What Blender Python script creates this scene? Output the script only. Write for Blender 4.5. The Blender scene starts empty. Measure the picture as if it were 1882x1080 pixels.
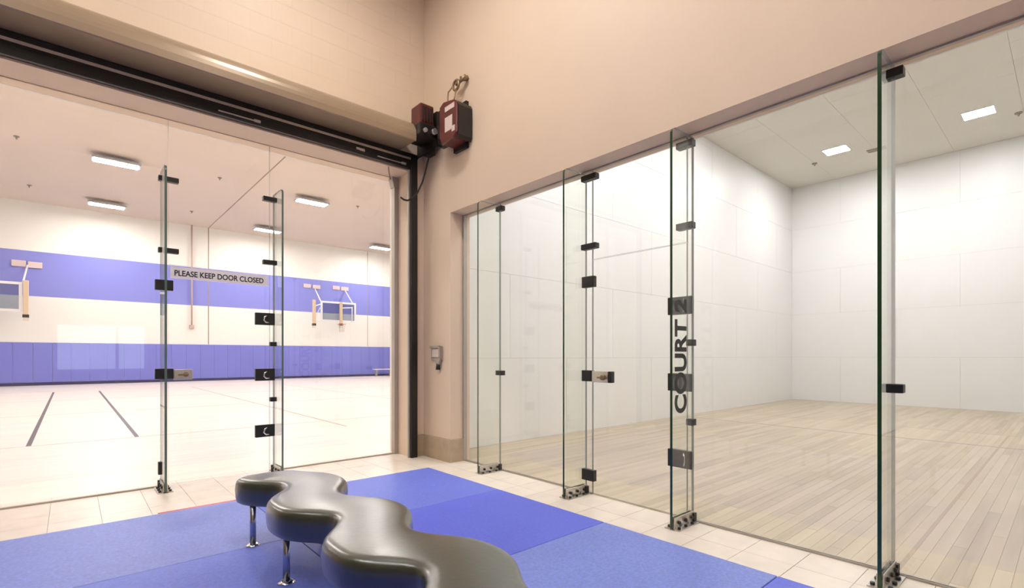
import bpy, bmesh, math, random
from mathutils import Vector, Matrix

random.seed(7)
scene = bpy.context.scene
COL = scene.collection
PI = math.pi

# ------------------------------------------------------------------ camera
# +X runs along the gym glass towards the court, +Y towards the gym, camera over the origin
YAW = math.atan(1034 / 916)
cam_d = bpy.data.cameras.new('camera')
cam_d.sensor_width = 36
cam_d.lens = 916 / 1882 * 36
cam_d.shift_y = (654 - 540) / 1882
cam_d.clip_start = 0.05
cam_d.clip_end = 200
cam = bpy.data.objects.new('camera', cam_d)
cam.location = (0, 0, 1.25)
cam.rotation_euler = (PI / 2, 0, YAW - PI / 2)
COL.objects.link(cam)
scene.camera = cam

# ------------------------------------------------------------------ world, exposure, lamp power
world = bpy.data.worlds.new('world')
scene.world = world
world.use_nodes = True
world.node_tree.nodes['Background'].inputs[0].default_value = (0.9, 0.95, 1, 1)
world.node_tree.nodes['Background'].inputs[1].default_value = 0.15
vs = scene.view_settings
vs.view_transform = 'Standard'
vs.look = 'None'
vs.exposure = 0.0
vs.gamma = 1.0
vs.use_curve_mapping = False
scene.cycles.max_bounces = 8
scene.cycles.diffuse_bounces = 4
scene.cycles.glossy_bounces = 4
scene.cycles.transparent_max_bounces = 32
scene.cycles.sample_clamp_indirect = 6
GYM_LAMP = 150.0      # radiance of the gym fixtures' lenses
COURT_LAMP = 148.0
ROOM_LAMP = 58.0

# ------------------------------------------------------------------ materials
def mat(name, color, rough=0.6, metal=0.0, spec=0.5, var=0.0, scale=6.0, bump=0.0, bscale=60.0, coat=0.0, ior=None, emit=None, strength=0.0):
    m = bpy.data.materials.new(name)
    m.use_nodes = True
    nt = m.node_tree
    b = nt.nodes['Principled BSDF']
    b.inputs['Base Color'].default_value = (*color, 1)
    b.inputs['Roughness'].default_value = rough
    b.inputs['Metallic'].default_value = metal
    b.inputs['Specular IOR Level'].default_value = spec
    b.inputs['Coat Weight'].default_value = coat
    if ior:
        b.inputs['IOR'].default_value = ior
        b.inputs['Coat IOR'].default_value = ior
        b.inputs['Coat Roughness'].default_value = rough * 0.8
    if emit:
        b.inputs['Emission Color'].default_value = (*emit, 1)
        b.inputs['Emission Strength'].default_value = strength
    tc = nt.nodes.new('ShaderNodeNewGeometry')
    if var > 0:
        n = nt.nodes.new('ShaderNodeTexNoise')
        n.inputs['Scale'].default_value = scale
        n.inputs['Detail'].default_value = 5
        nt.links.new(tc.outputs['Position'], n.inputs['Vector'])
        r = nt.nodes.new('ShaderNodeMapRange')
        r.inputs['From Min'].default_value = 0.3
        r.inputs['From Max'].default_value = 0.7
        r.inputs['To Min'].default_value = 1 - var
        r.inputs['To Max'].default_value = 1 + var
        nt.links.new(n.outputs['Fac'], r.inputs['Value'])
        mx = nt.nodes.new('ShaderNodeMix')
        mx.data_type = 'RGBA'
        mx.blend_type = 'MULTIPLY'
        mx.inputs['Factor'].default_value = 1
        mx.inputs['A'].default_value = (*color, 1)
        nt.links.new(r.outputs['Result'], mx.inputs['B'])
        nt.links.new(mx.outputs['Result'], b.inputs['Base Color'])
    if bump > 0:
        n2 = nt.nodes.new('ShaderNodeTexNoise')
        n2.inputs['Scale'].default_value = bscale
        n2.inputs['Detail'].default_value = 4
        nt.links.new(tc.outputs['Position'], n2.inputs['Vector'])
        bp = nt.nodes.new('ShaderNodeBump')
        bp.inputs['Strength'].default_value = bump
        bp.inputs['Distance'].default_value = 0.01
        nt.links.new(n2.outputs['Fac'], bp.inputs['Height'])
        nt.links.new(bp.outputs['Normal'], b.inputs['Normal'])
    return m


def emitter(name, color, strength):
    m = bpy.data.materials.new(name)
    m.use_nodes = True
    nt = m.node_tree
    nt.nodes.clear()
    o = nt.nodes.new('ShaderNodeOutputMaterial')
    e = nt.nodes.new('ShaderNodeEmission')
    e.inputs[0].default_value = (*color, 1)
    e.inputs[1].default_value = strength
    nt.links.new(e.outputs[0], o.inputs[0])
    return m


def glass(name, tint, f0=0.035):
    """thin architectural glass: tinted see-through plus a Schlick mirror reflection"""
    m = bpy.data.materials.new(name)
    m.use_nodes = True
    nt = m.node_tree
    nt.nodes.clear()
    o = nt.nodes.new('ShaderNodeOutputMaterial')
    t = nt.nodes.new('ShaderNodeBsdfTransparent')
    t.inputs[0].default_value = (*tint, 1)
    g = nt.nodes.new('ShaderNodeBsdfGlossy')
    g.inputs['Color'].default_value = (1, 1, 1, 1)
    g.inputs['Roughness'].default_value = 0.0
    lw = nt.nodes.new('ShaderNodeLayerWeight')
    lw.inputs['Blend'].default_value = 0.5
    p = nt.nodes.new('ShaderNodeMath'); p.operation = 'POWER'
    p.inputs[1].default_value = 5.0
    nt.links.new(lw.outputs['Facing'], p.inputs[0])
    q = nt.nodes.new('ShaderNodeMath'); q.operation = 'MULTIPLY_ADD'
    q.inputs[1].default_value = 1 - f0
    q.inputs[2].default_value = f0
    nt.links.new(p.outputs[0], q.inputs[0])
    mx = nt.nodes.new('ShaderNodeMixShader')
    nt.links.new(q.outputs[0], mx.inputs[0])
    nt.links.new(t.outputs[0], mx.inputs[1])
    nt.links.new(g.outputs[0], mx.inputs[2])
    nt.links.new(mx.outputs[0], o.inputs[0])
    return m


def math_node(nt, op, a, b=None):
    n = nt.nodes.new('ShaderNodeMath'); n.operation = op
    for i, v in enumerate((a, b)):
        if v is None:
            continue
        if isinstance(v, (int, float)):
            n.inputs[i].default_value = v
        else:
            nt.links.new(v, n.inputs[i])
    return n.outputs[0]


PLANK_W, PLANK_L = 0.0762, 1.9


def maple(name, c0, c1, c2, rough):
    """boards along X: every board takes its own tone from its row and place in the row, with long grain"""
    m = bpy.data.materials.new(name)
    m.use_nodes = True
    nt = m.node_tree
    b = nt.nodes['Principled BSDF']
    geo = nt.nodes.new('ShaderNodeNewGeometry')
    sp = nt.nodes.new('ShaderNodeSeparateXYZ')
    nt.links.new(geo.outputs['Position'], sp.inputs[0])
    row = math_node(nt, 'FLOOR', math_node(nt, 'DIVIDE', sp.outputs[1], PLANK_W))
    off = math_node(nt, 'MULTIPLY', math_node(nt, 'FRACT', math_node(nt, 'MULTIPLY', row, 0.618)), PLANK_L)
    seg = math_node(nt, 'FLOOR', math_node(nt, 'DIVIDE', math_node(nt, 'ADD', sp.outputs[0], off), PLANK_L))
    cb = nt.nodes.new('ShaderNodeCombineXYZ')
    nt.links.new(row, cb.inputs[0]); nt.links.new(seg, cb.inputs[1])
    wn = nt.nodes.new('ShaderNodeTexWhiteNoise')
    nt.links.new(cb.outputs[0], wn.inputs['Vector'])
    mp = nt.nodes.new('ShaderNodeMapping')
    mp.inputs['Scale'].default_value = (0.9, 14, 1)
    nt.links.new(geo.outputs['Position'], mp.inputs['Vector'])
    nz = nt.nodes.new('ShaderNodeTexNoise')
    nz.inputs['Scale'].default_value = 1.0
    nz.inputs['Detail'].default_value = 6
    nt.links.new(mp.outputs[0], nz.inputs['Vector'])
    fac = math_node(nt, 'ADD', math_node(nt, 'MULTIPLY', wn.outputs['Value'], 0.42), math_node(nt, 'MULTIPLY', nz.outputs['Fac'], 0.66))
    cr = nt.nodes.new('ShaderNodeValToRGB')
    e = cr.color_ramp.elements
    e[0].position = 0.12; e[0].color = (*c0, 1)
    e[1].position = 0.95; e[1].color = (*c2, 1)
    x = e.new(0.5); x.color = (*c1, 1)
    nt.links.new(fac, cr.inputs[0])
    nt.links.new(cr.outputs[0], b.inputs['Base Color'])
    b.inputs['Roughness'].default_value = rough
    return m


def banded_wall(name):
    """gym end wall paint: white above, a blue band, white below"""
    m = bpy.data.materials.new(name)
    m.use_nodes = True
    nt = m.node_tree
    b = nt.nodes['Principled BSDF']
    geo = nt.nodes.new('ShaderNodeNewGeometry')
    sp = nt.nodes.new('ShaderNodeSeparateXYZ')
    nt.links.new(geo.outputs['Position'], sp.inputs[0])
    up = math_node(nt, 'GREATER_THAN', sp.outputs[2], 3.79)
    dn = math_node(nt, 'LESS_THAN', sp.outputs[2], 5.70)
    band = math_node(nt, 'MULTIPLY', up, dn)
    mx = nt.nodes.new('ShaderNodeMix'); mx.data_type = 'RGBA'
    nt.links.new(band, mx.inputs['Factor'])
    mx.inputs['A'].default_value = (0.78, 0.76, 0.73, 1)
    mx.inputs['B'].default_value = (0.20, 0.215, 0.62, 1)
    nt.links.new(mx.outputs['Result'], b.inputs['Base Color'])
    b.inputs['Roughness'].default_value = 0.55
    # courses of painted block as fine relief
    br = nt.nodes.new('ShaderNodeTexBrick')
    br.inputs['Scale'].default_value = 1
    br.inputs['Brick Width'].default_value = 0.4
    br.inputs['Row Height'].default_value = 0.2
    br.inputs['Mortar Size'].default_value = 0.006
    cb = nt.nodes.new('ShaderNodeCombineXYZ')
    nt.links.new(sp.outputs[0], cb.inputs[0]); nt.links.new(sp.outputs[2], cb.inputs[1])
    nt.links.new(cb.outputs[0], br.inputs['Vector'])
    bp = nt.nodes.new('ShaderNodeBump'); bp.inputs['Strength'].default_value = 0.25; bp.inputs['Distance'].default_value = 0.004
    bp.invert = True
    nt.links.new(br.outputs['Fac'], bp.inputs['Height'])
    nt.links.new(bp.outputs['Normal'], b.inputs['Normal'])
    return m


M = {
    'beige': mat('beige_paint', (0.70, 0.55, 0.41), 0.55, var=0.02, scale=1.5, bump=0.05, bscale=90),
    'darkwall': mat('unlit_wall_shade', (0.24, 0.17, 0.115), 0.6, var=0.05, scale=2),  # unseen wall coloured dark so the bench sides mirror less light
    'base': mat('tan_base_tile', (0.43, 0.33, 0.225), 0.5, var=0.08, scale=9),
    'hood': mat('tan_shutter_enamel', (0.33, 0.24, 0.155), 0.30, metal=0.2, var=0.03, scale=3),
    'black': mat('black_enamel', (0.012, 0.009, 0.008), 0.35),
    'blackmetal': mat('black_metal', (0.010, 0.009, 0.008), 0.42),
    'alu': mat('brushed_aluminium', (0.62, 0.58, 0.55), 0.35, metal=0.8, var=0.05, scale=30),
    'greypost': mat('grey_metal_post', (0.42, 0.38, 0.33), 0.45, metal=0.4, var=0.04),
    'chrome': mat('chrome', (0.72, 0.72, 0.72), 0.12, metal=1.0),
    'legsteel': mat('blued_steel_leg', (0.40, 0.44, 0.52), 0.24, metal=1.0),
    'steel': mat('satin_steel', (0.60, 0.57, 0.52), 0.28, metal=0.9, var=0.06, scale=50),
    'tile': mat('cream_floor_tile', (0.71, 0.63, 0.54), 0.32, var=0.07, scale=5),
    'grout': mat('grout', (0.47, 0.40, 0.33), 0.8),
    'mat': mat('blue_rubber', (0.11, 0.155, 0.60), 0.5, var=0.12, scale=60, bump=0.12, bscale=220),
    'mat2': mat('blue_rubber_pale', (0.15, 0.20, 0.575), 0.48, var=0.15, scale=60, bump=0.12, bscale=220),  # paler, greyer blue for some of the mat rectangles
    'mat3': mat('blue_rubber_deep', (0.085, 0.115, 0.61), 0.5, var=0.10, scale=60, bump=0.12, bscale=220),
    'leather': mat('black_green_leather', (0.010, 0.019, 0.007), 0.34, spec=0.5, var=0.2, scale=12, bump=0.06, bscale=45, coat=1.0, ior=1.62),
    'court_white': mat('court_white_panel', (0.80, 0.79, 0.775), 0.42, var=0.012, scale=1.2),
    'court_gap': mat('panel_joint', (0.50, 0.48, 0.45), 0.7),
    'court_ceil': mat('court_ceiling_panel', (0.75, 0.715, 0.645), 0.6, var=0.015, scale=1.0),
    'court_floor': maple('court_maple', (0.29, 0.22, 0.145), (0.47, 0.38, 0.265), (0.57, 0.475, 0.35), 0.30),
    'gym_floor': maple('gym_maple', (0.70, 0.60, 0.53), (0.76, 0.68, 0.61), (0.80, 0.73, 0.67), 0.34),
    'gym_ceil': mat('gym_ceiling_paint', (0.70, 0.605, 0.53), 0.7, var=0.02, scale=0.6),
    'gym_white': mat('gym_white_paint', (0.77, 0.75, 0.72), 0.6),
    'gym_band': banded_wall('gym_band_paint'),
    'pad': mat('blue_wall_pad_vinyl', (0.16, 0.175, 0.58), 0.42, var=0.03, scale=0.8),
    'navy': mat('navy_rubber_base', (0.02, 0.02, 0.09), 0.5),
    'line_dark': mat('dark_court_line', (0.07, 0.05, 0.045), 0.4),
    'line_brown': mat('brown_court_line', (0.40, 0.30, 0.21), 0.4),
    'line_soft': mat('tan_court_line', (0.55, 0.45, 0.36), 0.4),
    'joint': mat('expansion_joint', (0.34, 0.26, 0.20), 0.7),
    'fixture': mat('fixture_grey', (0.45, 0.47, 0.50), 0.4, metal=0.3),
    'gym_lens': emitter('gym_lamp_lens', (1.0, 0.965, 0.925), GYM_LAMP),
    'court_lens': emitter('court_lamp_lens', (0.97, 0.98, 1.0), COURT_LAMP),
    'room_lens': emitter('room_lamp_lens', (1.0, 0.95, 0.89), ROOM_LAMP),
    'edge': mat('green_glass_edge', (0.012, 0.045, 0.018), 0.15, spec=0.6),
    'edge_pale': mat('pale_glass_edge', (0.30, 0.33, 0.30), 0.25, spec=0.6),
    'edge_teal': mat('teal_glass_edge', (0.09, 0.15, 0.125), 0.15, spec=0.6),
    'pane': glass('pane_glass', (0.985, 0.988, 0.982)),
    'fin': glass('fin_glass', (0.970, 0.982, 0.955), 0.065),
    'fin_teal': glass('fin_glass_teal', (0.95, 0.99, 0.985), 0.035),
    'ink': mat('black_vinyl_lettering', (0.008, 0.008, 0.008), 0.5),
    'sign': mat('pale_sign_strip', (0.84, 0.79, 0.81), 0.5),
    'red': mat('dark_red_enamel', (0.10, 0.009, 0.008), 0.32, var=0.15, scale=12),
    'redtape': mat('red_tape', (0.52, 0.10, 0.10), 0.6, var=0.25, scale=14),
    'label': mat('pale_label', (0.66, 0.55, 0.48), 0.6),
    'cable': mat('black_cable', (0.015, 0.011, 0.008), 0.5),
    'brass': mat('dull_brass', (0.30, 0.21, 0.12), 0.4, metal=0.6),
    'whiteenamel': mat('white_enamel', (0.78, 0.77, 0.78), 0.4),
    'lilac': mat('pale_plank', (0.62, 0.50, 0.50), 0.6),
    'acrylic': glass('backboard_acrylic', (0.62, 0.66, 0.74), 0.05),
    'wood_mast': mat('tan_mast', (0.62, 0.47, 0.33), 0.5),
    'orange': mat('orange_rim', (0.62, 0.22, 0.08), 0.45),
    'net': mat('net_cord', (0.70, 0.62, 0.55), 0.8),
    'rope': mat('tan_conduit', (0.50, 0.38, 0.33), 0.6),
    'greybox': mat('grey_box', (0.40, 0.35, 0.30), 0.45, metal=0.3),
    'window_day': emitter('daylit_pane', (0.80, 0.92, 1.0), 2.2),
    'gymgrey': mat('grey_vent', (0.30, 0.27, 0.23), 0.6),
}

# ------------------------------------------------------------------ mesh helpers
class MB:
    def __init__(self):
        self.bm = bmesh.new()

    def box(self, x0, x1, y0, y1, z0, z1, mi=0):
        v = [self.bm.verts.new(p) for p in ((x0, y0, z0), (x1, y0, z0), (x1, y1, z0), (x0, y1, z0), (x0, y0, z1), (x1, y0, z1), (x1, y1, z1), (x0, y1, z1))]
        for f in ((0, 3, 2, 1), (4, 5, 6, 7), (0, 1, 5, 4), (1, 2, 6, 5), (2, 3, 7, 6), (3, 0, 4, 7)):
            self.bm.faces.new([v[i] for i in f]).material_index = mi
        return self

    def prism(self, pts, axis, a0, a1, mi=0, side_mi=None):
        """extrude the polygon pts along axis from a0 to a1; pts are (y,z) for x, (x,z) for y, (x,y) for z"""
        def P(p, a):
            return {'x': (a, p[0], p[1]), 'y': (p[0], a, p[1]), 'z': (p[0], p[1], a)}[axis]
        A = [self.bm.verts.new(P(p, a0)) for p in pts]
        B = [self.bm.verts.new(P(p, a1)) for p in pts]
        s = mi if side_mi is None else side_mi
        self.bm.faces.new(A).material_index = mi
        self.bm.faces.new(list(reversed(B))).material_index = mi
        n = len(pts)
        for i in range(n):
            j = (i + 1) % n
            self.bm.faces.new((A[j], A[i], B[i], B[j])).material_index = s[i] if isinstance(s, (list, tuple)) else s
        return self

    def tube(self, path, r, seg=10, cap=True, mi=0):
        path = [Vector(p) for p in path]
        rings = []
        n = len(path)
        prev = None
        for i, p in enumerate(path):
            d = (path[min(i + 1, n - 1)] - path[max(i - 1, 0)]).normalized()
            if prev is None:
                a = d.cross(Vector((0, 0, 1)))
                if a.length < 1e-3:
                    a = d.cross(Vector((1, 0, 0)))
            else:
                a = prev - d * prev.dot(d)
            a.normalize(); prev = a
            b = d.cross(a)
            rr = r[i] if isinstance(r, (list, tuple)) else r
            rings.append([self.bm.verts.new(p + (a * math.cos(2 * PI * k / seg) + b * math.sin(2 * PI * k / seg)) * rr) for k in range(seg)])
        for i in range(n - 1):
            for k in range(seg):
                f = self.bm.faces.new((rings[i][k], rings[i][(k + 1) % seg], rings[i + 1][(k + 1) % seg], rings[i + 1][k]))
                f.smooth = True; f.material_index = mi
        if cap:
            self.bm.faces.new(list(reversed(rings[0]))).material_index = mi
            self.bm.faces.new(rings[-1]).material_index = mi
        return self

    def bevel(self, w, seg=2):
        bmesh.ops.bevel(self.bm, geom=list(self.bm.edges), offset=w, segments=seg, affect='EDGES', profile=0.6, clamp_overlap=True)
        return self

    def build(self, name, m, parent=None, origin=None):
        bmesh.ops.recalc_face_normals(self.bm, faces=list(self.bm.faces))
        me = bpy.data.meshes.new(name)
        if origin is not None:
            bmesh.ops.translate(self.bm, verts=list(self.bm.verts), vec=-Vector(origin))
        self.bm.to_mesh(me)
        self.bm.free()
        for k in (m if isinstance(m, (list, tuple)) else [m]):
            me.materials.append(M[k] if isinstance(k, str) else k)
        o = bpy.data.objects.new(name, me)
        COL.objects.link(o)
        if origin is not None:
            o.location = origin
        if parent is not None:
            attach(o, parent)
        return o


def world_of(o):
    m = o.matrix_basis.copy()
    return world_of(o.parent) @ m if o.parent else m


def attach(o, parent):
    w = world_of(o)
    o.parent = parent
    o.matrix_parent_inverse = Matrix.Identity(4)
    o.matrix_basis = world_of(parent).inverted() @ w
    return o


def box(name, x0, x1, y0, y1, z0, z1, m, parent=None, bevel=0.0, seg=2):
    mb = MB().box(x0, x1, y0, y1, z0, z1)
    if bevel:
        mb.bevel(bevel, seg)
    return mb.build(name, m, parent)


def empty(name, loc=(0, 0, 0)):
    o = bpy.data.objects.new(name, None)
    o.empty_display_size = 0.1
    o.location = loc
    COL.objects.link(o)
    return o


def tag(o, label, cat, group=None, kind=None):
    o['label'] = label
    o['category'] = cat
    if group:
        o['group'] = group
    if kind:
        o['kind'] = kind
    return o


def struct(o, label, cat):
    return tag(o, label, cat, kind='structure')


def inst(src, name, loc, parent, scale=(1, 1, 1)):
    o = bpy.data.objects.new(name, src)
    o.location = loc
    o.scale = scale
    COL.objects.link(o)
    if parent is not None:
        attach(o, parent)
    return o


def mesh_of(mb, name, m):
    o = mb.build(name, m)
    me = o.data
    bpy.data.objects.remove(o)
    return me


# ------------------------------------------------------------------ measures
XW = 3.34           # room face of the court front wall
XG = 3.54           # court glass plane
YW = 5.45           # room face of the shutter wall
YG = 5.80           # gym glass plane
TOP = 5.9           # lobby ceiling
CX1, CY0, CY1, CH = 15.70, -0.65, 5.45, 6.10     # court far end, sides, height
GX0, GX1, GY1, GH = -8.0, 19.0, 29.3, 7.78       # gym extents
OL0, OL1, OLZ = -0.85, 3.15, 3.53                # opening to the gym
OR0, OR1, ORZ = 0.02, 4.86, 2.935                # opening to the court
RX0, RY0 = -4.0, -3.5                            # lobby back corner

# ------------------------------------------------------------------ lobby shell
fl = box('floor', RX0, 3.56, RY0, 5.98, -0.15, -0.006, 'grout')
struct(fl, 'cream tiled lobby floor around the blue mat', 'floor')
T = 0.305
tile_me = mesh_of(MB().box(-0.5, 0.5, -0.5, 0.5, -0.5, 0.5), 'tile', 'tile')
def tiles(x0, x1, y0, y1):
    """12 inch tiles laid from the glass corner back to the mat"""
    y = y1
    while y > y0 + 0.01:
        yb = max(y - T, y0)
        x = x1
        while x > x0 + 0.01:
            xb = max(x - T, x0)
            g = 0.003
            inst(tile_me, 'tile', ((x + xb) / 2, (y + yb) / 2, -0.005 + random.uniform(-.0004, .0004)), fl, (x - xb - g, y - yb - g, 0.010))
            x = xb
        y = yb
MX1, MY1 = 2.985, 4.77
tiles(-1.0, 3.535, MY1, 5.98)
tiles(MX1, 3.535, -0.10, MY1)

wl = MB().prism([(RX0, 0), (OL0, 0), (OL0, OLZ), (OL1, OLZ), (OL1, 0), (XW + 0.3, 0), (XW + 0.3, TOP), (RX0, TOP)], 'y', YW, YG + 0.15).build('wall_left', 'beige')
struct(wl, 'beige painted block wall over the gym opening', 'wall')
blk = mesh_of(MB().box(-0.5, 0.5, -0.5, 0.5, -0.5, 0.5).bevel(0.012, 1), 'block', 'beige')
for r in range(9):
    z = 4.10 + r * 0.2
    x = XW - (0.2 if r % 2 else 0.0)
    if r % 2:
        inst(blk, 'block', (XW - 0.1, YW, z + 0.1), wl, (0.198, 0.002, 0.198))
    while x > -0.6:
        inst(blk, 'block', (x - 0.2, YW, z + 0.1), wl, (0.398, 0.002, 0.198))
        x -= 0.4
wr = MB().prism([(RY0, 0), (OR0, 0), (OR0, ORZ), (OR1, ORZ), (OR1, 0), (YW, 0), (YW, TOP), (RY0, TOP)], 'x', XW, XG + 0.08).build('wall_right', 'beige')
struct(wr, 'smooth beige wall above the court glass', 'wall')
struct(box('wall_back', RX0, XW, RY0 - 0.15, RY0, 0, TOP, 'beige'), 'beige lobby wall behind the camera', 'wall')
struct(box('wall_side', RX0 - 0.15, RX0, RY0, YW, 0, TOP, 'darkwall'), 'unseen lobby wall to the left of the camera, darkened as if unlit', 'wall')
struct(box('ceiling', RX0, XW + 0.2, RY0, YG + 0.15, TOP, TOP + 0.1, 'gym_white'), 'white lobby ceiling above the beige walls', 'ceiling')
# tan tile base round the pier between the two openings
bb = MB().prism([(XW, YW), (XW, OR1), (XG - 0.02, OR1), (XG - 0.02, OR1 - 0.018), (XW - 0.018, OR1 - 0.018), (XW - 0.018, YW - 0.018), (3.215, YW - 0.018), (3.215, YW)], 'z', 0.0, 0.27).bevel(0.003, 1).build('baseboard_right', 'base')
struct(bb, 'tan tile base around the beige corner pier', 'baseboard')

# ------------------------------------------------------------------ court
cf = box('floor', XG + 0.02, CX1, CY0, CY1, -0.15, -0.004, 'court_floor')
struct(cf, 'maple plank floor of the racquetball court', 'floor')
boards = []
r0 = math.floor(CY0 / PLANK_W)
for r in range(r0, math.ceil(CY1 / PLANK_W)):
    off = ((r * 0.618) % 1.0) * PLANK_L
    ya, yb = max(r * PLANK_W, CY0), min((r + 1) * PLANK_W, CY1)
    if yb - ya < 0.01:
        continue
    k = math.floor((XG + 0.02 + off) / PLANK_L)
    while k * PLANK_L - off < CX1:
        xa, xb = max(k * PLANK_L - off, XG + 0.03), min((k + 1) * PLANK_L - off, CX1)
        if xb - xa > 0.02:
            boards.append((xa, xb, ya, yb))
        k += 1
cs, sn = math.cos(YAW), math.sin(YAW)
def dist(b):
    x, y = (b[0] + b[1]) / 2, (b[2] + b[3]) / 2
    f = x * cs + y * sn
    return f + (100 if abs(x * sn - y * cs) > 1.06 * f else 0)
boards.sort(key=dist)
plank_me = mesh_of(MB().box(-0.5, 0.5, -0.5, 0.5, -0.5, 0.5), 'plank', 'court_floor')
for (xa, xb, ya, yb) in boards[:300]:
    inst(plank_me, 'plank', ((xa + xb) / 2, (ya + yb) / 2, -0.004), cf, (xb - xa - 0.0016, yb - ya - 0.0012, 0.008))
mb = MB()
for (xa, xb, ya, yb) in boards[300:]:
    mb.box(xa + 0.0008, xb - 0.0008, ya + 0.0006, yb - 0.0006, -0.008, 0.0)
o = mb.build('planks', 'court_floor', cf); o['kind'] = 'stuff'
# painted court lines lie on the boards
for nm, (xa, xb, ya, yb), mm in (('court_line', (9.50, 9.55, CY0, CY1), 'line_brown'), ('court_line', (11.0, 11.05, CY0, CY1), 'line_soft'), ('court_line', (XG + 0.1, 11.0, 0.675, 0.70), 'line_brown')):
    box(nm, xa, xb, ya, yb, 0.0, 0.0012, mm, cf)

def panel_wall(wall, axis, plane, a0, a1, b0, b1, pa, pb, m, face, start=0.0):
    """4 by 8 foot panels on a court wall; joints are the gaps between them"""
    me = mesh_of(MB().box(-0.5, 0.5, -0.5, 0.5, -0.5, 0.5), 'panel', m)
    row = 0
    b = b0
    while b < b1 - 0.01:
        bt = min(b + pb, b1)
        a = a0 - (start if row % 2 else 0)
        while a < a1 - 0.01:
            l, r = max(a, a0), min(a + pa, a1)
            if r - l > 0.02:
                g = 0.004
                if axis == 'x':
                    inst(me, 'panel', (plane + face * 0.005, (l + r) / 2, (b + bt) / 2), wall, (0.01, r - l - g, bt - b - g))
                elif axis == 'y':
                    inst(me, 'panel', ((l + r) / 2, plane + face * 0.005, (b + bt) / 2), wall, (r - l - g, 0.01, bt - b - g))
                else:
                    inst(me, 'panel', ((l + r) / 2, (b + bt) / 2, plane + face * 0.005), wall, (r - l - g, bt - b - g, 0.01))
            a += pa
        b = bt
        row += 1

w = box('wall_court_end', CX1 + 0.01, CX1 + 0.2, CY0, CY1, 0, CH, 'court_gap')
struct(w, 'white panelled front wall at the far end of the court', 'wall')
panel_wall(w, 'x', CX1 + 0.01, CY0, CY1, 0.0, CH, 2.44, 1.22, 'court_white', -1, 1.22)
w = box('wall_court_left', XG + 0.02, CX1 + 0.01, CY1 + 0.01, YG - 0.01, 0, CH, 'court_gap')
struct(w, 'white panelled left side wall of the court', 'wall')
panel_wall(w, 'y', CY1 + 0.01, XG + 0.03, CX1, 0.0, CH, 2.44, 1.22, 'court_white', -1, 1.22)
w = box('wall_court_right', XG + 0.02, CX1 + 0.01, CY0 - 0.2, CY0 - 0.01, 0, CH, 'court_white')
struct(w, 'white right side wall of the court', 'wall')
w = box('ceiling', XG + 0.02, CX1 + 0.01, CY0 - 0.01, CY1 + 0.01, CH + 0.01, CH + 0.2, 'court_gap')
struct(w, 'cream panelled court ceiling with recessed square lights', 'ceiling')
panel_wall(w, 'z', CH + 0.01, XG + 0.03, CX1, 0.67 - 1.22, CY1, 2.44, 1.22, 'court_ceil', -1, 1.22)
# court side face of the front wall above the glass
struct(box('wall_court_back', XG + 0.081, XG + 0.10, CY0, CY1, ORZ, CH, 'court_white'), 'white court wall above the entrance glass', 'wall')

def court_light(x, y, label, group):
    t = tag(empty('recessed_light', (x, y, CH)), label, 'ceiling light', group)
    hx, hy = 0.20, 0.23
    f = MB()
    for (a, b, c, d) in ((-hx - .025, hx + .025, -hy - .025, -hy), (-hx - .025, hx + .025, hy, hy + .025), (-hx - .025, -hx, -hy, hy), (hx, hx + .025, -hy, hy)):
        f.box(x + a, x + b, y + c, y + d, CH - 0.014, CH + 0.0)
    f.build('trim_frame', 'whiteenamel', t)
    box('lens', x - hx, x + hx, y - hy, y + hy, CH - 0.012, CH - 0.006, 'court_lens', t)
court_light(13.56, 1.27, 'square recessed light in the court ceiling near the right edge', 'recessed court lights')
court_light(13.5, 3.72, 'square recessed light in the court ceiling left of the tall green fin', 'recessed court lights')
for x in (9.6, 5.9):
    for y in (1.27, 3.72):
        court_light(x, y, 'square recessed light in the near half of the court ceiling', 'near recessed court lights')
for (x, y, lb) in ((14.02, 4.34, 'small grey sprinkler head left of the far court light'), (14.15, 0.74, 'small grey sprinkler head at the right edge of the court ceiling')):
    t = tag(empty('sprinkler_head', (x, y, CH)), lb, 'sprinkler', 'court sprinklers')
    MB().tube([(x, y, CH), (x, y, CH - 0.02)], 0.06, 14).build('escutcheon', 'gymgrey', t)
    MB().tube([(x, y, CH - 0.02), (x, y, CH - 0.07)], [0.025, 0.012], 10).build('nozzle', 'gymgrey', t)
t = tag(empty('ceiling_vent', (14.16, 3.08, CH)), 'small grey ceiling vent beside the tall green glass fin', 'vent')
MB().box(14.06, 14.26, 2.90, 3.26, CH - 0.015, CH).build('vent_frame', 'gymgrey', t)
for i in range(4):
    box('louvre', 14.075 + i * 0.045, 14.095 + i * 0.045, 2.92, 3.24, CH - 0.028, CH - 0.014, 'greypost', t)

# ------------------------------------------------------------------ gym
gf = box('floor', GX0, GX1, YG + 0.18, GY1, -0.15, 0.0, 'gym_floor')
struct(gf, 'pale glossy gym floor with dark game lines', 'floor')
for (xa, xb, ya, yb, mm) in ((-0.465, -0.41, 9.63, 23.4, 'line_dark'), (0.745, 0.80, 9.63, 23.2, 'line_dark'),
                             (GX0, 8, 9.58, 9.62, 'line_soft'), (GX0, 14, 14.40, 14.45, 'line_soft'), (GX0, GX1, 19.0, 19.05, 'line_soft'),
                             (3.66, 3.70, 8.6, 24.0, 'line_brown'), (7.0, 7.05, 12.5, 24.0, 'line_soft'), (GX0, GX1, 24.0, 24.05, 'line_soft')):
    box('game_line', xa, xb, ya, yb, 0.0, 0.0015, mm, gf)
gw = box('wall_gym_far', GX0, GX1, GY1, GY1 + 0.2, 0, GH, 'gym_band')
struct(gw, 'far gym wall painted white with a broad blue band', 'wall')
pad_me = mesh_of(MB().box(-0.5, 0.5, -0.5, 0.5, -0.5, 0.5).bevel(0.02, 2), 'wall_pad', 'pad')
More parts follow.
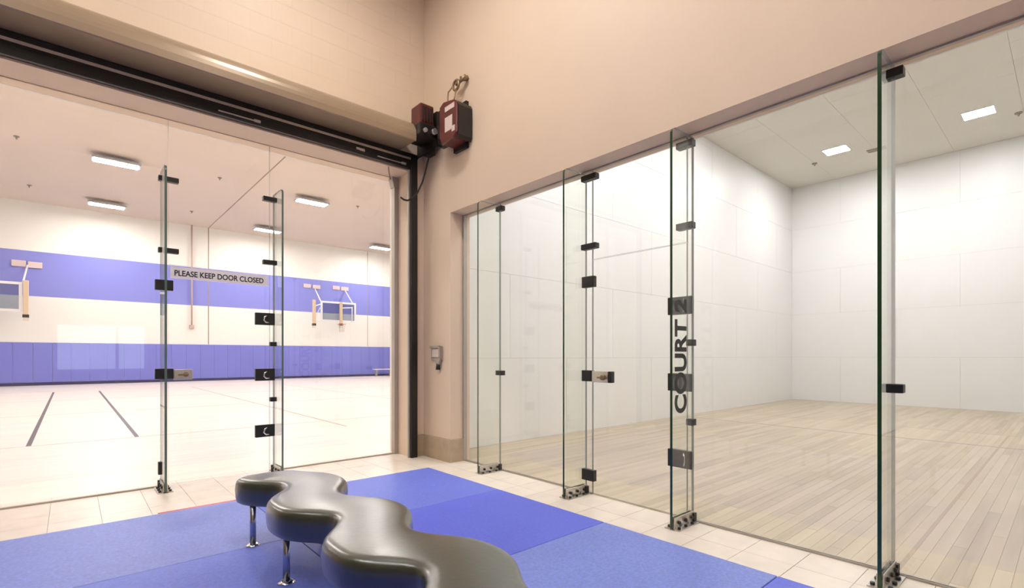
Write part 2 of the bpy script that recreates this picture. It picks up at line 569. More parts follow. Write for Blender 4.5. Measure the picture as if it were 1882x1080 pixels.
x = -7.9
while x < 18.8:
    inst(pad_me, 'wall_pad', (x + 0.305, GY1 - 0.028, 0.98), gw, (0.604, 0.055, 1.70))
    x += 0.61
for xx, wd in ((5.27, 0.05), (13.9, 0.03)):
    box('wall_joint', xx - wd / 2, xx + wd / 2, GY1 - 0.006, GY1, 1.85, GH, 'joint', gw)
struct(box('baseboard_gym', GX0, GX1, GY1 - 0.07, GY1 - 0.002, 0.0, 0.125, 'navy'), 'dark rubber base along the far gym wall', 'baseboard')
gc = box('ceiling', GX0, GX1, YG + 0.15, GY1 + 0.2, GH, GH + 0.2, 'gym_ceil')
struct(gc, 'flat cream gym ceiling with hanging lights', 'ceiling')
box('ceiling_joint', 5.25, 5.29, YG + 0.2, GY1, GH - 0.008, GH, 'joint', gc)
struct(box('wall_gym_left', GX0 - 0.2, GX0, YG, GY1 + 0.2, 0, GH, 'gym_white'), 'white gym side wall out to the left', 'wall')
struct(box('wall_gym_right', GX1, GX1 + 0.2, YG, GY1 + 0.2, 0, GH, 'gym_white'), 'white gym side wall out to the right', 'wall')
gn = MB().prism([(GX0, 0), (OL0, 0), (OL0, OLZ), (OL1, OLZ), (OL1, 0), (GX1, 0), (GX1, GH), (GX0, GH)], 'y', YG + 0.152, YG + 0.18).build('wall_gym_near', 'gym_white')
struct(gn, 'white gym side of the glass wall surround', 'wall')

def gym_light(x, y, label, group):
    zb = GH - 0.22
    t = tag(empty('gym_light', (x, y, zb)), label, 'ceiling light', group)
    L, W = 0.63, 0.27
    m = MB()
    v = []
    for (z, k) in ((zb, 1.0), (zb + 0.05, 1.0), (zb + 0.13, 0.72)):
        v.append([m.bm.verts.new((x + sx * L * (k if k < 1 else 1), y + sy * W * k, z)) for sx, sy in ((-1, -1), (1, -1), (1, 1), (-1, 1))])
    for a in range(2):
        for k in range(4):
            m.bm.faces.new((v[a][k], v[a][(k + 1) % 4], v[a + 1][(k + 1) % 4], v[a + 1][k]))
    m.bm.faces.new(v[2]); m.bm.faces.new(list(reversed(v[0])))
    m.build('housing', 'fixture', t)
    box('lens', x - L + 0.06, x + L - 0.06, y - W + 0.075, y + W - 0.075, zb - 0.012, zb - 0.004, 'gym_lens', t)
    for s in (-0.4, 0.4):
        MB().tube([(x + s, y, zb + 0.12), (x + s, y, GH)], 0.008, 6).build('hanger', 'fixture', t)
for (x, y, lb) in ((1.13, 20.85, 'nearest and largest hanging gym light on the left'), (1.15, 27.0, 'far hanging gym light below the large left one'),
                   (7.45, 20.85, 'hanging gym light right of the second glass fin'), (7.45, 27.0, 'small far gym light seen behind the second glass fin'),
                   (13.6, 27.0, 'far gym light beside the grey post at the right')):
    gym_light(x, y, lb, 'hanging gym lights')
for (x, y) in ((13.6, 20.85), (1.13, 14.7), (7.45, 14.7), (13.6, 14.7), (-5.2, 20.85), (-5.2, 14.7), (1.13, 9.0), (7.45, 9.0), (-5.2, 9.0)):
    gym_light(x, y, 'hanging gym light out of view above the opening', 'gym lights out of view')
for i, (x, y, lb) in enumerate(((-1.2, 20.85, 'sprinkler head at the upper left of the gym ceiling'), (-1.18, 26.5, 'sprinkler head above the left basketball hoop'),
                                (4.09, 20.75, 'sprinkler head between the glass fins on the gym ceiling'), (4.09, 26.4, 'far sprinkler head near the ceiling joint'),
                                (9.36, 20.7, 'sprinkler head at the right of the gym ceiling'))):
    t = tag(empty('sprinkler_head', (x, y, GH)), lb, 'sprinkler', 'gym sprinklers')
    MB().tube([(x, y, GH), (x, y, GH - 0.02)], 0.07, 12).build('escutcheon', 'gymgrey', t)
    MB().tube([(x, y, GH - 0.02), (x, y, GH - 0.10)], [0.03, 0.015], 8).build('nozzle', 'gymgrey', t)

def ring(c, r, tr, seg=18, a0=0.0, a1=2 * PI, axis='z'):
    pts = []
    for k in range(seg + 1):
        a = a0 + (a1 - a0) * k / seg
        u, v = r * math.cos(a), r * math.sin(a)
        pts.append({'z': (c[0] + u, c[1] + v, c[2]), 'y': (c[0] + u, c[1], c[2] + v), 'x': (c[0], c[1] + u, c[2] + v)}[axis])
    return pts, tr

def hoop_unit(name, label, planks, boardx, boardz, by, masts, rim_x, braces):
    t = tag(empty(name, (boardx[0], GY1, 0)), label, 'basketball hoop', 'wall mounted basketball hoops')
    for (xa, xb, za, zb) in planks:
        box('mounting_plank', xa, xb, GY1 - 0.06, GY1 - 0.001, za, zb, 'lilac', t, 0.008, 1)
    x0, x1 = boardx; z0, z1 = boardz
    w = 0.10
    bd = box('backboard', x0 + w, x1 - w, by - 0.008, by + 0.008, z0 + w, z1 - w, 'acrylic', t)
    for (a, b, c, d) in ((x0, x1, z1 - w, z1), (x0, x1, z0, z0 + w), (x0, x0 + w, z0 + w, z1 - w), (x1 - w, x1, z0 + w, z1 - w)):
        box('frame_bar', a, b, by - 0.03, by + 0.03, c, d, 'whiteenamel', bd)
    for (xm, wm, za, zb) in masts:
        mt = box('mast', xm - wm / 2, xm + wm / 2, by - 0.30, by - 0.16, za + 0.22, zb, 'wood_mast', t, 0.015, 1)
        box('mast_clamp', xm - wm / 2 - 0.01, xm + wm / 2 + 0.01, by - 0.31, by - 0.15, za + 0.12, za + 0.24, 'black', mt)
        box('mast_foot', xm - wm / 2, xm + wm / 2, by - 0.29, by - 0.17, za, za + 0.13, 'net', mt)
        MB().tube([(xm, by - 0.2, zb - 0.25), (xm, by + 0.02, zb - 0.25)], 0.03, 8).build('mast_bolt', 'black', mt)
    for (p, q, r) in braces:
        MB().tube([p, q], r, 8).build('brace', 'whiteenamel', t)
    for xr in rim_x:
        pts, tr = ring((xr, by - 0.33, 3.05), 0.225, 0.012)
        rm = MB().tube(pts, tr, 6, cap=False).build('rim', 'orange', t)
        nt_ = MB()
        for k in range(10):
            a = 2 * PI * k / 10
            nt_.tube([(xr + 0.225 * math.cos(a), by - 0.33 + 0.225 * math.sin(a), 3.05), (xr + 0.15 * math.cos(a + .3), by - 0.33 + 0.15 * math.sin(a + .3), 2.82), (xr + 0.12 * math.cos(a), by - 0.33 + 0.12 * math.sin(a), 2.62)], 0.008, 4)
        nt_.build('net', 'net', rm)
    return t
hoop_unit('basketball_hoop', 'basketball backboard with one tall mast at the left edge of the gym',
          [(-1.84, -1.40, 5.0, 5.26), (-1.34, -0.90, 4.98, 5.24)], (-3.25, -1.44), (3.02, 4.20), 27.9,
          [(-1.33, 0.17, 2.66, 4.26)], [-2.35],
          [((-1.36, 29.25, 5.08), (-1.42, 27.9, 4.22), 0.035), ((-1.36, 29.25, 4.0), (-1.42, 27.9, 3.6), 0.03), ((-3.2, 29.25, 5.0), (-3.2, 27.9, 4.2), 0.035)])
hoop_unit('basketball_hoop', 'basketball backboard with two masts on the right of the gym wall',
          [(9.98, 10.40, 5.18, 5.40), (10.50, 10.94, 5.16, 5.38), (11.68, 12.10, 5.22, 5.44), (12.18, 12.64, 5.20, 5.42)], (10.45, 12.50), (3.20, 4.34), 27.9,
          [(10.00, 0.16, 2.80, 4.34), (11.52, 0.14, 2.86, 4.30)], [11.52],
          [((10.60, 29.25, 5.2), (10.45, 27.9, 4.32), 0.035), ((12.4, 29.25, 5.25), (12.3, 27.9, 4.32), 0.035),
           ((10.0, 27.7, 3.98), (10.48, 27.85, 4.16), 0.035), ((10.0, 27.7, 3.18), (10.48, 27.85, 3.24), 0.025), ((10.0, 27.7, 3.2), (10.4, 27.85, 3.95), 0.022),
           ((11.52, 27.7, 3.98), (12.2, 27.85, 4.05), 0.03), ((11.52, 27.7, 3.1), (12.25, 27.85, 3.22), 0.022), ((12.25, 27.85, 3.22), (12.25, 27.85, 4.1), 0.025)])
t = tag(empty('wall_conduit', (4.53, GY1, 2.6)), 'thin tan conduit running down the far gym wall between the fins', 'conduit')
MB().tube([(4.53, GY1 - 0.10, 2.75), (4.53, GY1 - 0.10, GH)], 0.035, 8).build('pipe', 'rope', t)
box('end_box', 4.44, 4.62, GY1 - 0.16, GY1 - 0.002, 2.62, 2.80, 'rope', t, 0.01, 1)
# low bench at the far right of the gym wall
t = tag(empty('gym_bench', (14.6, 28.7, 0)), 'small pale bench against the far gym wall beside the post', 'bench')
box('seat', 14.0, 15.3, 28.55, 28.85, 0.40, 0.45, 'whiteenamel', t, 0.01, 1)
for xx in (14.15, 15.1):
    box('leg', xx, xx + 0.06, 28.6, 28.8, 0.0, 0.40, 'greypost', t)

# ------------------------------------------------------------------ glass walls
def pane(name, axis, plane, a0, a1, z0, z1, parent, th=0.012, m='pane', em='edge_pale'):
    mb = MB()
    if axis == 'x':     # plane at constant x, spans y
        mb.prism([(a0, z0), (a1, z0), (a1, z1), (a0, z1)], 'x', plane - th / 2, plane + th / 2, 0, 1)
    else:
        mb.prism([(a0, z0), (a1, z0), (a1, z1), (a0, z1)], 'y', plane - th / 2, plane + th / 2, 0, 1)
    return mb.build(name, [m, em], parent)

def fin_shape(depth, z0, z1, back):
    """outline in (distance from glass, z): front top corner rounded"""
    r = 0.05
    pts = [(back, z0), (depth, z0), (depth, z1 - r)]
    for k in range(1, 7):
        a = PI / 2 * k / 6
        pts.append((depth - r + r * math.cos(a), z1 - r + r * math.sin(a)))
    pts.append((back, z1))
    return pts

# polished front edge reads dark green, the cut top and back edges pale
FIN_EDGES = [2, 1, 1, 1, 1, 1, 1, 1, 2, 2]

def shoe(parent, P, depth, m1='steel'):
    """steel shoe clamping a fin to the floor; P(along depth, across, z) gives world points"""
    def bx(name, d0, d1, c0, c1, z0, z1, m, par, bev=0.0):
        a, b = P(d0, c0, z0), P(d1, c1, z1)
        return box(name, min(a[0], b[0]), max(a[0], b[0]), min(a[1], b[1]), max(a[1], b[1]), z0, z1, m, par, bev, 1)
    s = bx('floor_shoe', 0.02, depth - 0.01, 0.0105, 0.018, 0.004, 0.085, m1, parent, 0.002)
    bx('shoe_plate', 0.02, depth - 0.01, -0.018, -0.0105, 0.004, 0.085, m1, s, 0.002)
    bx('base_flange', 0.02, depth - 0.01, 0.018, 0.06, 0.0, 0.008, m1, s)
    bx('base_flange', 0.02, depth - 0.01, -0.06, -0.018, 0.0, 0.008, m1, s)
    for d in (0.06, 0.15, 0.24):
        MB().tube([P(d, -0.030, 0.045), P(d, 0.030, 0.045)], 0.013, 8).build('bolt', 'blackmetal', s)
        for c in (-0.04, 0.04):
            MB().tube([P(d + .03, c, 0.006), P(d + .03, c, 0.022)], 0.012, 6).build('bolt', 'blackmetal', s)
    bx('heel_block', 0.0, 0.04, -0.03, 0.03, 0.004, 0.07, 'blackmetal', s, 0.003)
    return s

def hinge_glint(parent, path, r=0.011):  # chrome curve modelled for the C-shaped highlight on the hinge plates
    MB().tube(path, r, 8).build('hinge_glint', 'chrome', parent)

# --- partition to the gym (plane y = YG)
FL = (0.65, 1.66)
g1 = struct(empty('window_1', (1.15, YG, 0)), 'frameless glass wall between the lobby and the gym', 'glass wall')
pane('glass_pane', 'y', YG, OL0 + 0.01, 0.703, 0.012, OLZ, g1)
pane('glass_pane', 'y', YG, 1.622, OL1 - 0.03, 0.012, OLZ, g1)
pane('transom_pane', 'y', YG, 0.709, 1.616, 2.135, OLZ, g1)
box('floor_channel', OL0, 0.70, YG - 0.016, YG + 0.016, 0.0, 0.014, 'greypost', g1)
box('floor_channel', 1.62, OL1 - 0.02, YG - 0.016, YG + 0.016, 0.0, 0.014, 'greypost', g1)
box('head_channel', OL0, OL1 - 0.02, YG - 0.014, YG + 0.014, OLZ - 0.008, OLZ, 'beige', g1)
for i, x in enumerate(FL):
    f = MB().prism([(YG - d, z) for d, z in fin_shape(0.31, 0.012, 3.0, 0.007)], 'x', x - 0.0095, x + 0.0095, 0, FIN_EDGES).build('glass_fin', ['fin_teal', 'edge_teal', 'edge_pale'], g1)
    shoe(g1, lambda d, c, z, x=x: (x + c, YG - d, z), 0.31)
for i, (x0, x1) in enumerate(((0.625, 0.79), (1.55, 1.69))):
    for z in (2.95, 2.265):
        box('clip', x0, x1, YG - 0.030, YG + 0.030, z - 0.024, z + 0.024, 'blackmetal', g1, 0.006)
for z in (1.38, 0.78):
    box('clip', 1.62, 1.69, YG - 0.030, YG + 0.030, z - 0.024, z + 0.024, 'blackmetal', g1, 0.006)
box('strike_plate', 0.600, 0.745, YG - 0.026, YG + 0.026, 1.88, 1.98, 'blackmetal', g1, 0.005)
box('strike_plate', 0.600, 0.745, YG - 0.026, YG + 0.026, 1.03, 1.13, 'blackmetal', g1, 0.005)
box('floor_bolt', 0.625, 0.665, YG - 0.03, YG + 0.03, 0.12, 0.24, 'blackmetal', g1, 0.005)
d1 = struct(empty('door_1', (1.15, YG, 0)), 'frameless glass door to the gym under the door closed sign', 'glass door')
pane('leaf', 'y', YG, 0.709, 1.616, 0.012, 2.127, d1)
for z in (1.65, 1.05, 0.445):
    h = box('hinge', 1.475, 1.668, YG - 0.022, YG + 0.022, z - 0.065, z + 0.065, 'blackmetal', d1, 0.005)
    hinge_glint(h, [(1.585, YG - 0.026, z + 0.035), (1.560, YG - 0.030, z + 0.02), (1.553, YG - 0.030, z - 0.015), (1.575, YG - 0.030, z - 0.038), (1.605, YG - 0.026, z - 0.038)], 0.009)
lk = box('lock', 0.748, 0.905, YG - 0.024, YG + 0.024, 1.02, 1.12, 'steel', d1, 0.006)
MB().tube([(0.845, YG - 0.024, 1.07), (0.845, YG - 0.050, 1.07)], 0.022, 12).build('thumb_turn', 'brass', lk)
box('turn_bar', 0.78, 0.86, YG - 0.062, YG - 0.048, 1.062, 1.078, 'brass', lk, 0.003)

def text_mesh(s, name, m, mw, parent, width, height, depth=0.0008, bold=0.0):
    cu = bpy.data.curves.new(name, 'FONT')
    cu.body = s
    cu.align_x = 'CENTER'
    cu.align_y = 'CENTER'
    cu.extrude = 0.004
    cu.offset = bold
    o = bpy.data.objects.new(name, cu)
    COL.objects.link(o)
    dg = bpy.context.evaluated_depsgraph_get()
    me = bpy.data.meshes.new_from_object(o.evaluated_get(dg))
    bpy.data.objects.remove(o)
    xs = [v.co.x for v in me.vertices]; ys = [v.co.y for v in me.vertices]; zs = [v.co.z for v in me.vertices]
    for v in me.vertices:
        v.co = Vector(((v.co.x - (min(xs) + max(xs)) / 2) * width / (max(xs) - min(xs)), (v.co.y - (min(ys) + max(ys)) / 2) * height / (max(ys) - min(ys)), v.co.z / max(zs) * depth))
    me.transform(mw)
    me.materials.clear()
    me.materials.append(M[m])
    ob = bpy.data.objects.new(name, me)
    COL.objects.link(ob)
    attach(ob, parent)
    return ob

def frame_matrix(o, ux, uy):
    ux, uy = Vector(ux), Vector(uy)
    uz = ux.cross(uy)
    m = Matrix((ux, uy, uz)).transposed().to_4x4()
    m.translation = Vector(o)
    return m

sg = tag(empty('door_sign', (1.16, YG - 0.008, 2.0)), 'pale strip sign reading please keep door closed above the gym door', 'sign')
box('strip', 0.722, 1.600, YG - 0.0105, YG - 0.0065, 2.005, 2.118, 'sign', sg)
text_mesh('PLEASE KEEP DOOR CLOSED', 'lettering', 'ink', frame_matrix((1.155, YG - 0.0112, 2.058), (1, 0, 0), (0, 0, 1)), sg, 0.80, 0.056, bold=0.022)

# grey end post of the gym glass
t = struct(empty('trim_1', (3.12, YG, 0)), 'grey metal end post of the gym glass beside the black rail', 'post')
box('post', 3.095, 3.148, YG - 0.045, YG + 0.03, 0.0, 3.42, 'greypost', t, 0.006)
MB().prism([(3.085, 3.40), (3.148, 3.40), (3.148, OLZ), (3.06, OLZ), (3.06, 3.50)], 'y', YG - 0.055, YG + 0.04).build('post_cap', 'greypost', t)

# --- partition to the court (plane x = XG)
g2 = struct(empty('window_2', (XG, 2.43, 0)), 'frameless glass wall in front of the racquetball court', 'glass wall')
for (a, b) in ((4.193, OR1 - 0.012), (2.895, 4.187), (0.693, 1.966), (OR0 + 0.01, 0.687)):
    pane('glass_pane', 'x', XG, a, b, 0.012, ORZ, g2)
pane('transom_pane', 'x', XG, 1.972, 2.889, 2.125, ORZ, g2)
for (a, b) in ((2.895, OR1 - 0.012), (OR0, 1.966)):
    box('floor_channel', XG - 0.014, XG + 0.014, a, b, 0.0, 0.012, 'greypost', g2)
box('head_channel', XG - 0.014, XG + 0.014, OR0, OR1 - 0.01, ORZ - 0.012, ORZ, 'greypost', g2)
box('side_channel', XG - 0.025, XG + 0.025, OR1 - 0.022, OR1, 0.0, ORZ, 'greypost', g2)
FR = (4.19, 2.965, 1.921, 0.69)
fins = []
for i, y in enumerate(FR):
    f = MB().prism([(XG - d, z) for d, z in fin_shape(0.31, 0.012, 2.90, 0.007)], 'y', y - 0.0095, y + 0.0095, 0, FIN_EDGES).build('glass_fin', ['fin', 'edge', 'edge_pale'], g2)
    fins.append(f)
    shoe(g2, lambda d, c, z, y=y: (XG - d, y + c, z), 0.31)
for y in (FR[0], FR[3]):
    for z in (2.868, 1.065):
        box('clip', XG - 0.030, XG + 0.030, y - 0.05, y + 0.05, z - 0.026, z + 0.026, 'blackmetal', g2, 0.006)
for (a, b) in ((2.84, 3.01), (1.915, 2.05)):
    for z in (2.872, 2.246):
        box('clip', XG - 0.030, XG + 0.030, a, b, z - 0.025, z + 0.025, 'blackmetal', g2, 0.006)
for z in (1.352, 0.748):
    box('clip', XG - 0.030, XG + 0.030, 1.91, 1.965, z - 0.025, z + 0.025, 'blackmetal', g2, 0.006)
for z in (1.925, 0.169):
    box('strike_plate', XG - 0.024, XG + 0.024, 2.868, 3.005, z - 0.05, z + 0.05, 'blackmetal', g2, 0.005)
box('strike_plate', XG - 0.024, XG + 0.024, 2.893, 3.005, 1.02, 1.12, 'blackmetal', g2, 0.005)
d2 = struct(empty('door_2', (XG, 2.43, 0)), 'frameless glass door into the court beside the court lettering', 'glass door')
pane('leaf', 'x', XG, 1.972, 2.889, 0.012, 2.118, d2)
for z in (1.64, 1.047, 0.456):
    h = box('hinge', XG - 0.022, XG + 0.022, 1.925, 2.125, z - 0.068, z + 0.068, 'blackmetal', d2, 0.005)
    hinge_glint(h, [(XG - 0.026, 1.985, z + 0.05), (XG - 0.030, 1.975, z + 0.02), (XG - 0.030, 1.975, z - 0.02), (XG - 0.026, 1.985, z - 0.05)], 0.006)
lk = box('lock', XG - 0.024, XG + 0.024, 2.705, 2.886, 1.015, 1.115, 'steel', d2, 0.006)
MB().tube([(XG - 0.024, 2.755, 1.06), (XG - 0.05, 2.755, 1.06)], 0.022, 12).build('thumb_turn', 'brass', lk)
box('turn_bar', XG - 0.062, XG - 0.048, 2.735, 2.80, 1.052, 1.068, 'brass', lk, 0.003)
box('end_cap', XG - 0.027, XG + 0.027, 2.672, 2.703, 1.015, 1.115, 'blackmetal', lk, 0.004)
text_mesh('COURT 2', 'lettering', 'ink', frame_matrix((3.341, 1.921 - 0.0105, 1.25), (0, 0, 1), (-1, 0, 0)), fins[2], 0.835, 0.165, bold=0.035)

# ------------------------------------------------------------------ roller shutter over the gym opening
rs = tag(empty('roller_shutter', (1.15, YW, 3.5)), 'raised roller shutter with tan hood and black rails over the gym opening', 'roller shutter')
prof = [(YW, 3.742), (5.055, 3.738), (5.045, 3.728), (5.035, 3.738), (5.030, 3.80)]
for k in range(1, 9):
    a = PI / 2 * k / 8
    prof.append((5.03 + 0.19 - 0.19 * math.cos(a), 3.80 + 0.19 * math.sin(a)))
prof += [(YW, 4.01)]
MB().prism(prof, 'x', OL0 - 0.3, 2.985).build('hood', 'hood', rs)
box('head_angle', OL0 - 0.2, 3.235, YW - 0.045, YW - 0.001, 3.690, 3.738, 'black', rs, 0.003)
box('silver_strip', OL0 - 0.2, 3.20, YW - 0.052, YW - 0.030, 3.655, 3.682, 'alu', rs)
bbx = box('bottom_bar', OL0 - 0.1, 3.13, YW - 0.055, YW - 0.001, 3.545, 3.655, 'black', rs, 0.004)
for k, (a, b, z) in enumerate(((1.05, 1.42, 3.575), (2.42, 2.52, 3.59), (2.68, 3.05, 3.575))):
    box('slide_bolt', a, b, YW - 0.066, YW - 0.055, z, z + 0.012 + 0.014 * (k == 1), 'alu', bbx, 0.002)
    box('bolt_knob', b - 0.06, b, YW - 0.072, YW - 0.056, z - 0.006, z + 0.02, 'alu', bbx, 0.002)
for k in range(3):
    box('slat_edge', OL0 - 0.1, 3.12, YW - 0.058, YW - 0.052, 3.60 + k * 0.016, 3.608 + k * 0.016, 'blackmetal', bbx)
gr = box('guide_rail', 3.125, 3.212, YW - 0.065, YW - 0.001, 0.0, 3.69, 'black', rs, 0.004)
box('rail_lip', 3.105, 3.126, YW - 0.03, YW - 0.001, 0.0, 3.54, 'greypost', gr)
gl = box('guide_rail', OL0 - 0.10, OL0 - 0.012, YW - 0.065, YW - 0.001, 0.0, 3.69, 'black', rs, 0.004)

# motor of the shutter and its release box in the corner
mo = tag(empty('shutter_motor', (3.1, 5.1, 3.8)), 'dark red and black shutter motor at the end of the tan hood', 'motor')
box('motor_housing', 3.01, 3.19, 4.98, 5.20, 3.93, 4.17, 'red', mo, 0.02)
box('gear_case', 2.99, 3.22, 4.97, 5.30, 3.80, 3.94, 'black', mo, 0.012)
for k in range(4):
    box('cooling_fin', 3.03 + k * 0.04, 3.045 + k * 0.04, 4.965, 4.985, 3.96, 4.13, 'black', mo)
box('mounting_plate', 3.215, 3.235, 4.96, 5.40, 3.70, 4.12, 'black', mo)
MB().tube([(3.05, 4.96, 3.845), (3.05, 4.93, 3.845)], 0.025, 10).build('shaft_end', 'alu', mo)
MB().tube([(3.17, 4.96, 3.86), (3.17, 4.92, 3.86)], 0.035, 10).build('shaft_end', 'alu', mo)
MB().tube([(3.225, 5.06, 4.13), (3.24, 4.99, 3.98), (3.23, 4.93, 3.9)], 0.012, 8).build('conduit', 'alu', mo)
MB().prism([(3.22, 5.3), (3.335, 5.3), (3.335, 5.18), (3.22, 5.0)], 'z', 3.70, 3.76).build('support_arm', 'black', mo)

rb = tag(empty('release_box', (3.3, 4.6, 3.65)), 'dark red release box with pale labels mounted on the beige wall', 'control box')
MB().prism([(4.44, 3.68), (4.50, 3.64), (4.72, 3.62), (4.78, 3.70), (4.78, 4.06), (4.70, 4.10), (4.50, 4.06), (4.44, 4.00)], 'x', 3.13, 3.32).bevel(0.012, 1).build('case', 'red', rb)
box('black_side', 3.15, 3.325, 4.77, 4.85, 3.72, 4.05, 'black', rb, 0.012)
MB().prism([(4.425, 3.66), (4.445, 3.62), (4.445, 4.02), (4.425, 3.98)], 'x', 3.15, 3.33).build('side_plate', 'black', rb)
box('label_plate', 3.126, 3.131, 4.48, 4.66, 3.965, 4.02, 'label', rb)
box('label_plate', 3.126, 3.131, 4.52, 4.66, 3.74, 3.90, 'label', rb)
box('label_plate', 3.126, 3.131, 4.47, 4.53, 3.71, 3.77, 'label', rb)
box('wall_bracket', 3.30, XW - 0.001, 4.50, 4.74, 3.58, 4.10, 'black', rb)
MB().tube([(3.24, 4.70, 3.66), (3.22, 4.82, 3.65), (3.21, 4.90, 3.70)], 0.018, 8).build('link_rod', 'black', rb)

pu = tag(empty('chain_pulley', (3.3, 4.62, 4.25)), 'dull brass pulley and fittings on the wall above the release box', 'pulley')
pts, tr = ring((3.25, 4.62, 4.30), 0.055, 0.014, axis='x')
MB().tube(pts, tr, 8, cap=False).build('wheel', 'brass', pu)
MB().tube([(3.26, 4.54, 4.34), (XW - 0.001, 4.52, 4.37)], 0.03, 8).build('bracket', 'brass', pu)
MB().tube([(3.25, 4.62, 4.30), (3.27, 4.55, 4.33), (3.28, 4.48, 4.36)], 0.018, 8).build('arm', 'brass', pu)
MB().tube([(3.24, 4.675, 4.30), (3.22, 4.73, 4.25), (3.22, 4.74, 4.17), (3.22, 4.72, 4.112)], 0.009, 6).build('chain', 'brass', pu)
MB().tube([(3.24, 4.60, 4.25), (3.23, 4.62, 4.15), (3.22, 4.63, 4.112)], 0.009, 6).build('chain', 'brass', pu)

MB_c = MB()
cpts = [(3.25, 5.16, 3.78), (3.262, 5.22, 3.64), (3.245, 5.26, 3.50), (3.21, 5.28, 3.36), (3.15, 5.285, 3.23), (3.08, 5.285, 3.145), (3.01, 5.28, 3.105), (2.96, 5.28, 3.105), (2.92, 5.28, 3.125)]
o = MB_c.tube(cpts, 0.011, 8).build('power_cable', 'cable', mo)
o['label'] = 'black cable hanging in a loop from the motor'
o = MB().tube([(2.86, YW + 0.02, 3.55), (2.89, YW + 0.06, 3.47), (2.92, YW + 0.08, 3.40)], 0.004, 6).build('pull_cord', 'cable')
tag(o, 'thin cord hanging from the black bar near the grey post', 'cord')

sw = tag(empty('key_switch', (XW, 5.1, 1.1)), 'small grey switch box with hanging key on the corner pier', 'switch')
box('back_plate', XW - 0.02, XW - 0.001, 5.02, 5.25, 1.20, 1.37, 'greybox', sw, 0.004)
box('cover', XW - 0.05, XW - 0.019, 5.04, 5.24, 1.345, 1.375, 'gymgrey', sw, 0.003)
box('side_rail', XW - 0.05, XW - 0.019, 5.02, 5.045, 1.22, 1.36, 'greybox', sw, 0.003)
box('face', XW - 0.028, XW - 0.0195, 5.08, 5.22, 1.235, 1.34, 'label', sw, 0.003)
MB().prism([(5.02, 1.22), (5.15, 1.22), (5.10, 1.15), (5.06, 1.15)], 'x', XW - 0.045, XW - 0.005).build('hasp', 'greybox', sw)
MB().tube([(XW - 0.03, 5.08, 1.16), (XW - 0.03, 5.08, 1.085)], [0.02, 0.028], 10).build('key_barrel', 'black', sw)

# ------------------------------------------------------------------ blue mat flooring
mt = tag(empty('mat_flooring', (MX1, MY1, 0)), 'blue rubber mat flooring laid in large rectangles under the bench', 'mat')
PW, PD = 1.83, 1.22
kinds = ['mat', 'mat2', 'mat3']
pat = [['mat', 'mat2', 'mat2'], ['mat3', 'mat', 'mat'], ['mat2', 'mat3', 'mat2'], ['mat3', 'mat', 'mat'], ['mat', 'mat2', 'mat']]
for j in range(5):
    for i in range(3):
        x1, y1 = MX1 - i * PW, MY1 - j * PD
        MB().box(x1 - PW + 0.002, x1 - 0.002, y1 - PD + 0.002, y1 - 0.002, 0.0, 0.012).bevel(0.003, 1).build('mat_tile', pat[j][i], mt)
o = MB().box(0.52, 1.95, MY1 + 0.030, MY1 + 0.068, 0.0007, 0.0025).build('red_tape', 'redtape')
tag(o, 'faded red tape along the edge of the blue mat', 'tape')

# ------------------------------------------------------------------ serpentine bench
YE0, YE1 = 0.62, 3.79
PER = 0.83
def wave(p, k=-0.14):
    return (math.cos(p) + k * math.cos(2 * p))
def bench_edges(n=110):
    Ls, Rs = [], []
    for i in range(n + 1):
        # denser stations at the two rounded ends
        u = i / n
        u = u - math.sin(2 * PI * u) / (2 * PI) * 0.6
        y = YE1 + (YE0 - YE1) * u
        p = 2 * PI * (y - 3.33) / PER
        R = 1.325 + 0.082 * wave(p)
        L = 0.893 - 0.095 * wave(p + PI, -0.2)
        e = min(y - YE0, YE1 - y) / 0.12
        w = math.sqrt(max(0.0, 1 - max(0.0, 1 - e) ** 2.6)) if e < 1 else 1.0
        c = (L + R) / 2; h = (R - L) / 2 * max(w, 0.02)
        Ls.append(Vector((c - h, y))); Rs.append(Vector((c + h, y)))
    return Ls, Rs
Ls, Rs = bench_edges()
outline = Ls + list(reversed(Rs))
N = len(outline)
def offset(poly, d):
    out = []
    for i in range(N):
        a, b = poly[(i - 1) % N], poly[(i + 1) % N]
        t_ = (b - a)
        if t_.length < 1e-6:
            out.append(poly[i].copy()); continue
        t_.normalize()
        nrm = Vector((-t_.y, t_.x))
        out.append(poly[i] + nrm * d)
    return out
area = sum(outline[i].x * outline[(i + 1) % N].y - outline[(i + 1) % N].x * outline[i].y for i in range(N))
SG = 1 if area > 0 else -1
bench = tag(empty('serpentine_bench', (1.1, 2.2, 0)), 'wavy dark leather bench on slim metal legs standing on the blue mat', 'bench')
m = MB()
rings = []
for (z, d) in ((0.268, 0.05), (0.270, 0.022), (0.282, 0.006), (0.31, 0.0), (0.36, -0.004), (0.398, 0.0), (0.416, 0.006), (0.428, 0.017), (0.435, 0.034), (0.438, 0.06)):
    rings.append([m.bm.verts.new((q.x, q.y, z)) for q in offset(outline, SG * d)])
for a in range(len(rings) - 1):
    for i in range(N):
        j = (i + 1) % N
        m.bm.faces.new((rings[a][i], rings[a][j], rings[a + 1][j], rings[a + 1][i])).smooth = True
n = len(Ls)
top = rings[-1]
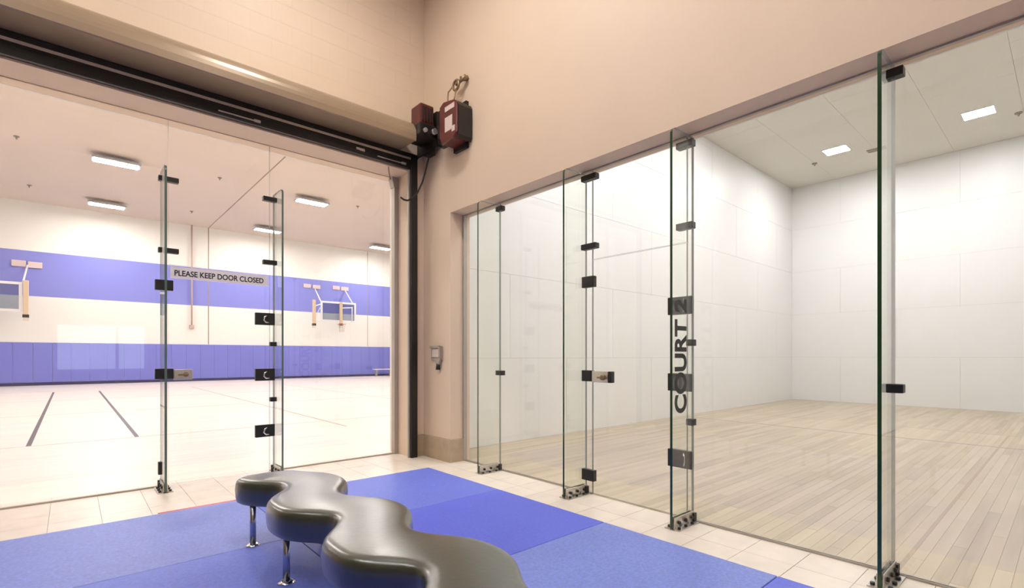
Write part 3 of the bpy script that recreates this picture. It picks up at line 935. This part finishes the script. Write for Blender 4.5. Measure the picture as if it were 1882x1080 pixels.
mid = []
for i in range(n):
    a, b = top[i].co, top[N - 1 - i].co
    mid.append(m.bm.verts.new(((a.x + b.x) / 2, (a.y + b.y) / 2, 0.441)))
for i in range(n - 1):
    m.bm.faces.new((top[i], top[i + 1], mid[i + 1], mid[i])).smooth = True
    m.bm.faces.new((mid[i], mid[i + 1], top[N - 2 - i], top[N - 1 - i])).smooth = True
m.bm.faces.new(rings[0])
m.build('seat', 'leather', bench)
for (x, y) in ((0.895, 3.57), (0.885, 2.86), (0.88, 2.03), (0.88, 1.2), (1.27, 3.33), (1.27, 2.5), (1.27, 1.67), (1.25, 0.85)):
    lg = MB().tube([(x, y, 0.02), (x, y, 0.272)], 0.0185, 18).build('leg', 'legsteel', bench)
    MB().tube([(x, y, 0.012), (x, y, 0.018), (x, y, 0.024)], [0.045, 0.045, 0.026], 18).build('foot_plate', 'chrome', lg)

# ------------------------------------------------------------------ lobby lamps and back window (out of frame)
for i, (x, y) in enumerate(((1.6, 1.2), (1.6, 3.7), (-1.6, 1.2), (-1.6, 3.7), (-2.2, -1.6))):
    t = tag(empty('lobby_light', (x, y, TOP)), 'long lobby ceiling light out of view above the bench', 'ceiling light', 'lobby lights')
    box('housing', x - 0.16, x + 0.16, y - 0.62, y + 0.62, TOP - 0.08, TOP, 'whiteenamel', t, 0.01, 1)
    box('lens', x - 0.14, x + 0.14, y - 0.60, y + 0.60, TOP - 0.09, TOP - 0.082, 'room_lens', t)
wn = struct(empty('window_3', (0.5, RY0, 0.9)), 'daylit window in the lobby wall behind the camera', 'window')
box('pane', -0.22, 1.35, RY0 - 0.001, RY0 + 0.01, 0.95, 1.95, 'window_day', wn)
for (a, b, c, d) in ((-0.27, 1.40, 0.9, 0.95), (-0.27, 1.40, 1.95, 2.0), (-0.27, -0.22, 0.95, 1.95), (1.35, 1.40, 0.95, 1.95), (0.80, 0.86, 0.95, 1.95)):
    box('window_frame', a, b, RY0 - 0.001, RY0 + 0.03, c, d, 'whiteenamel', wn)
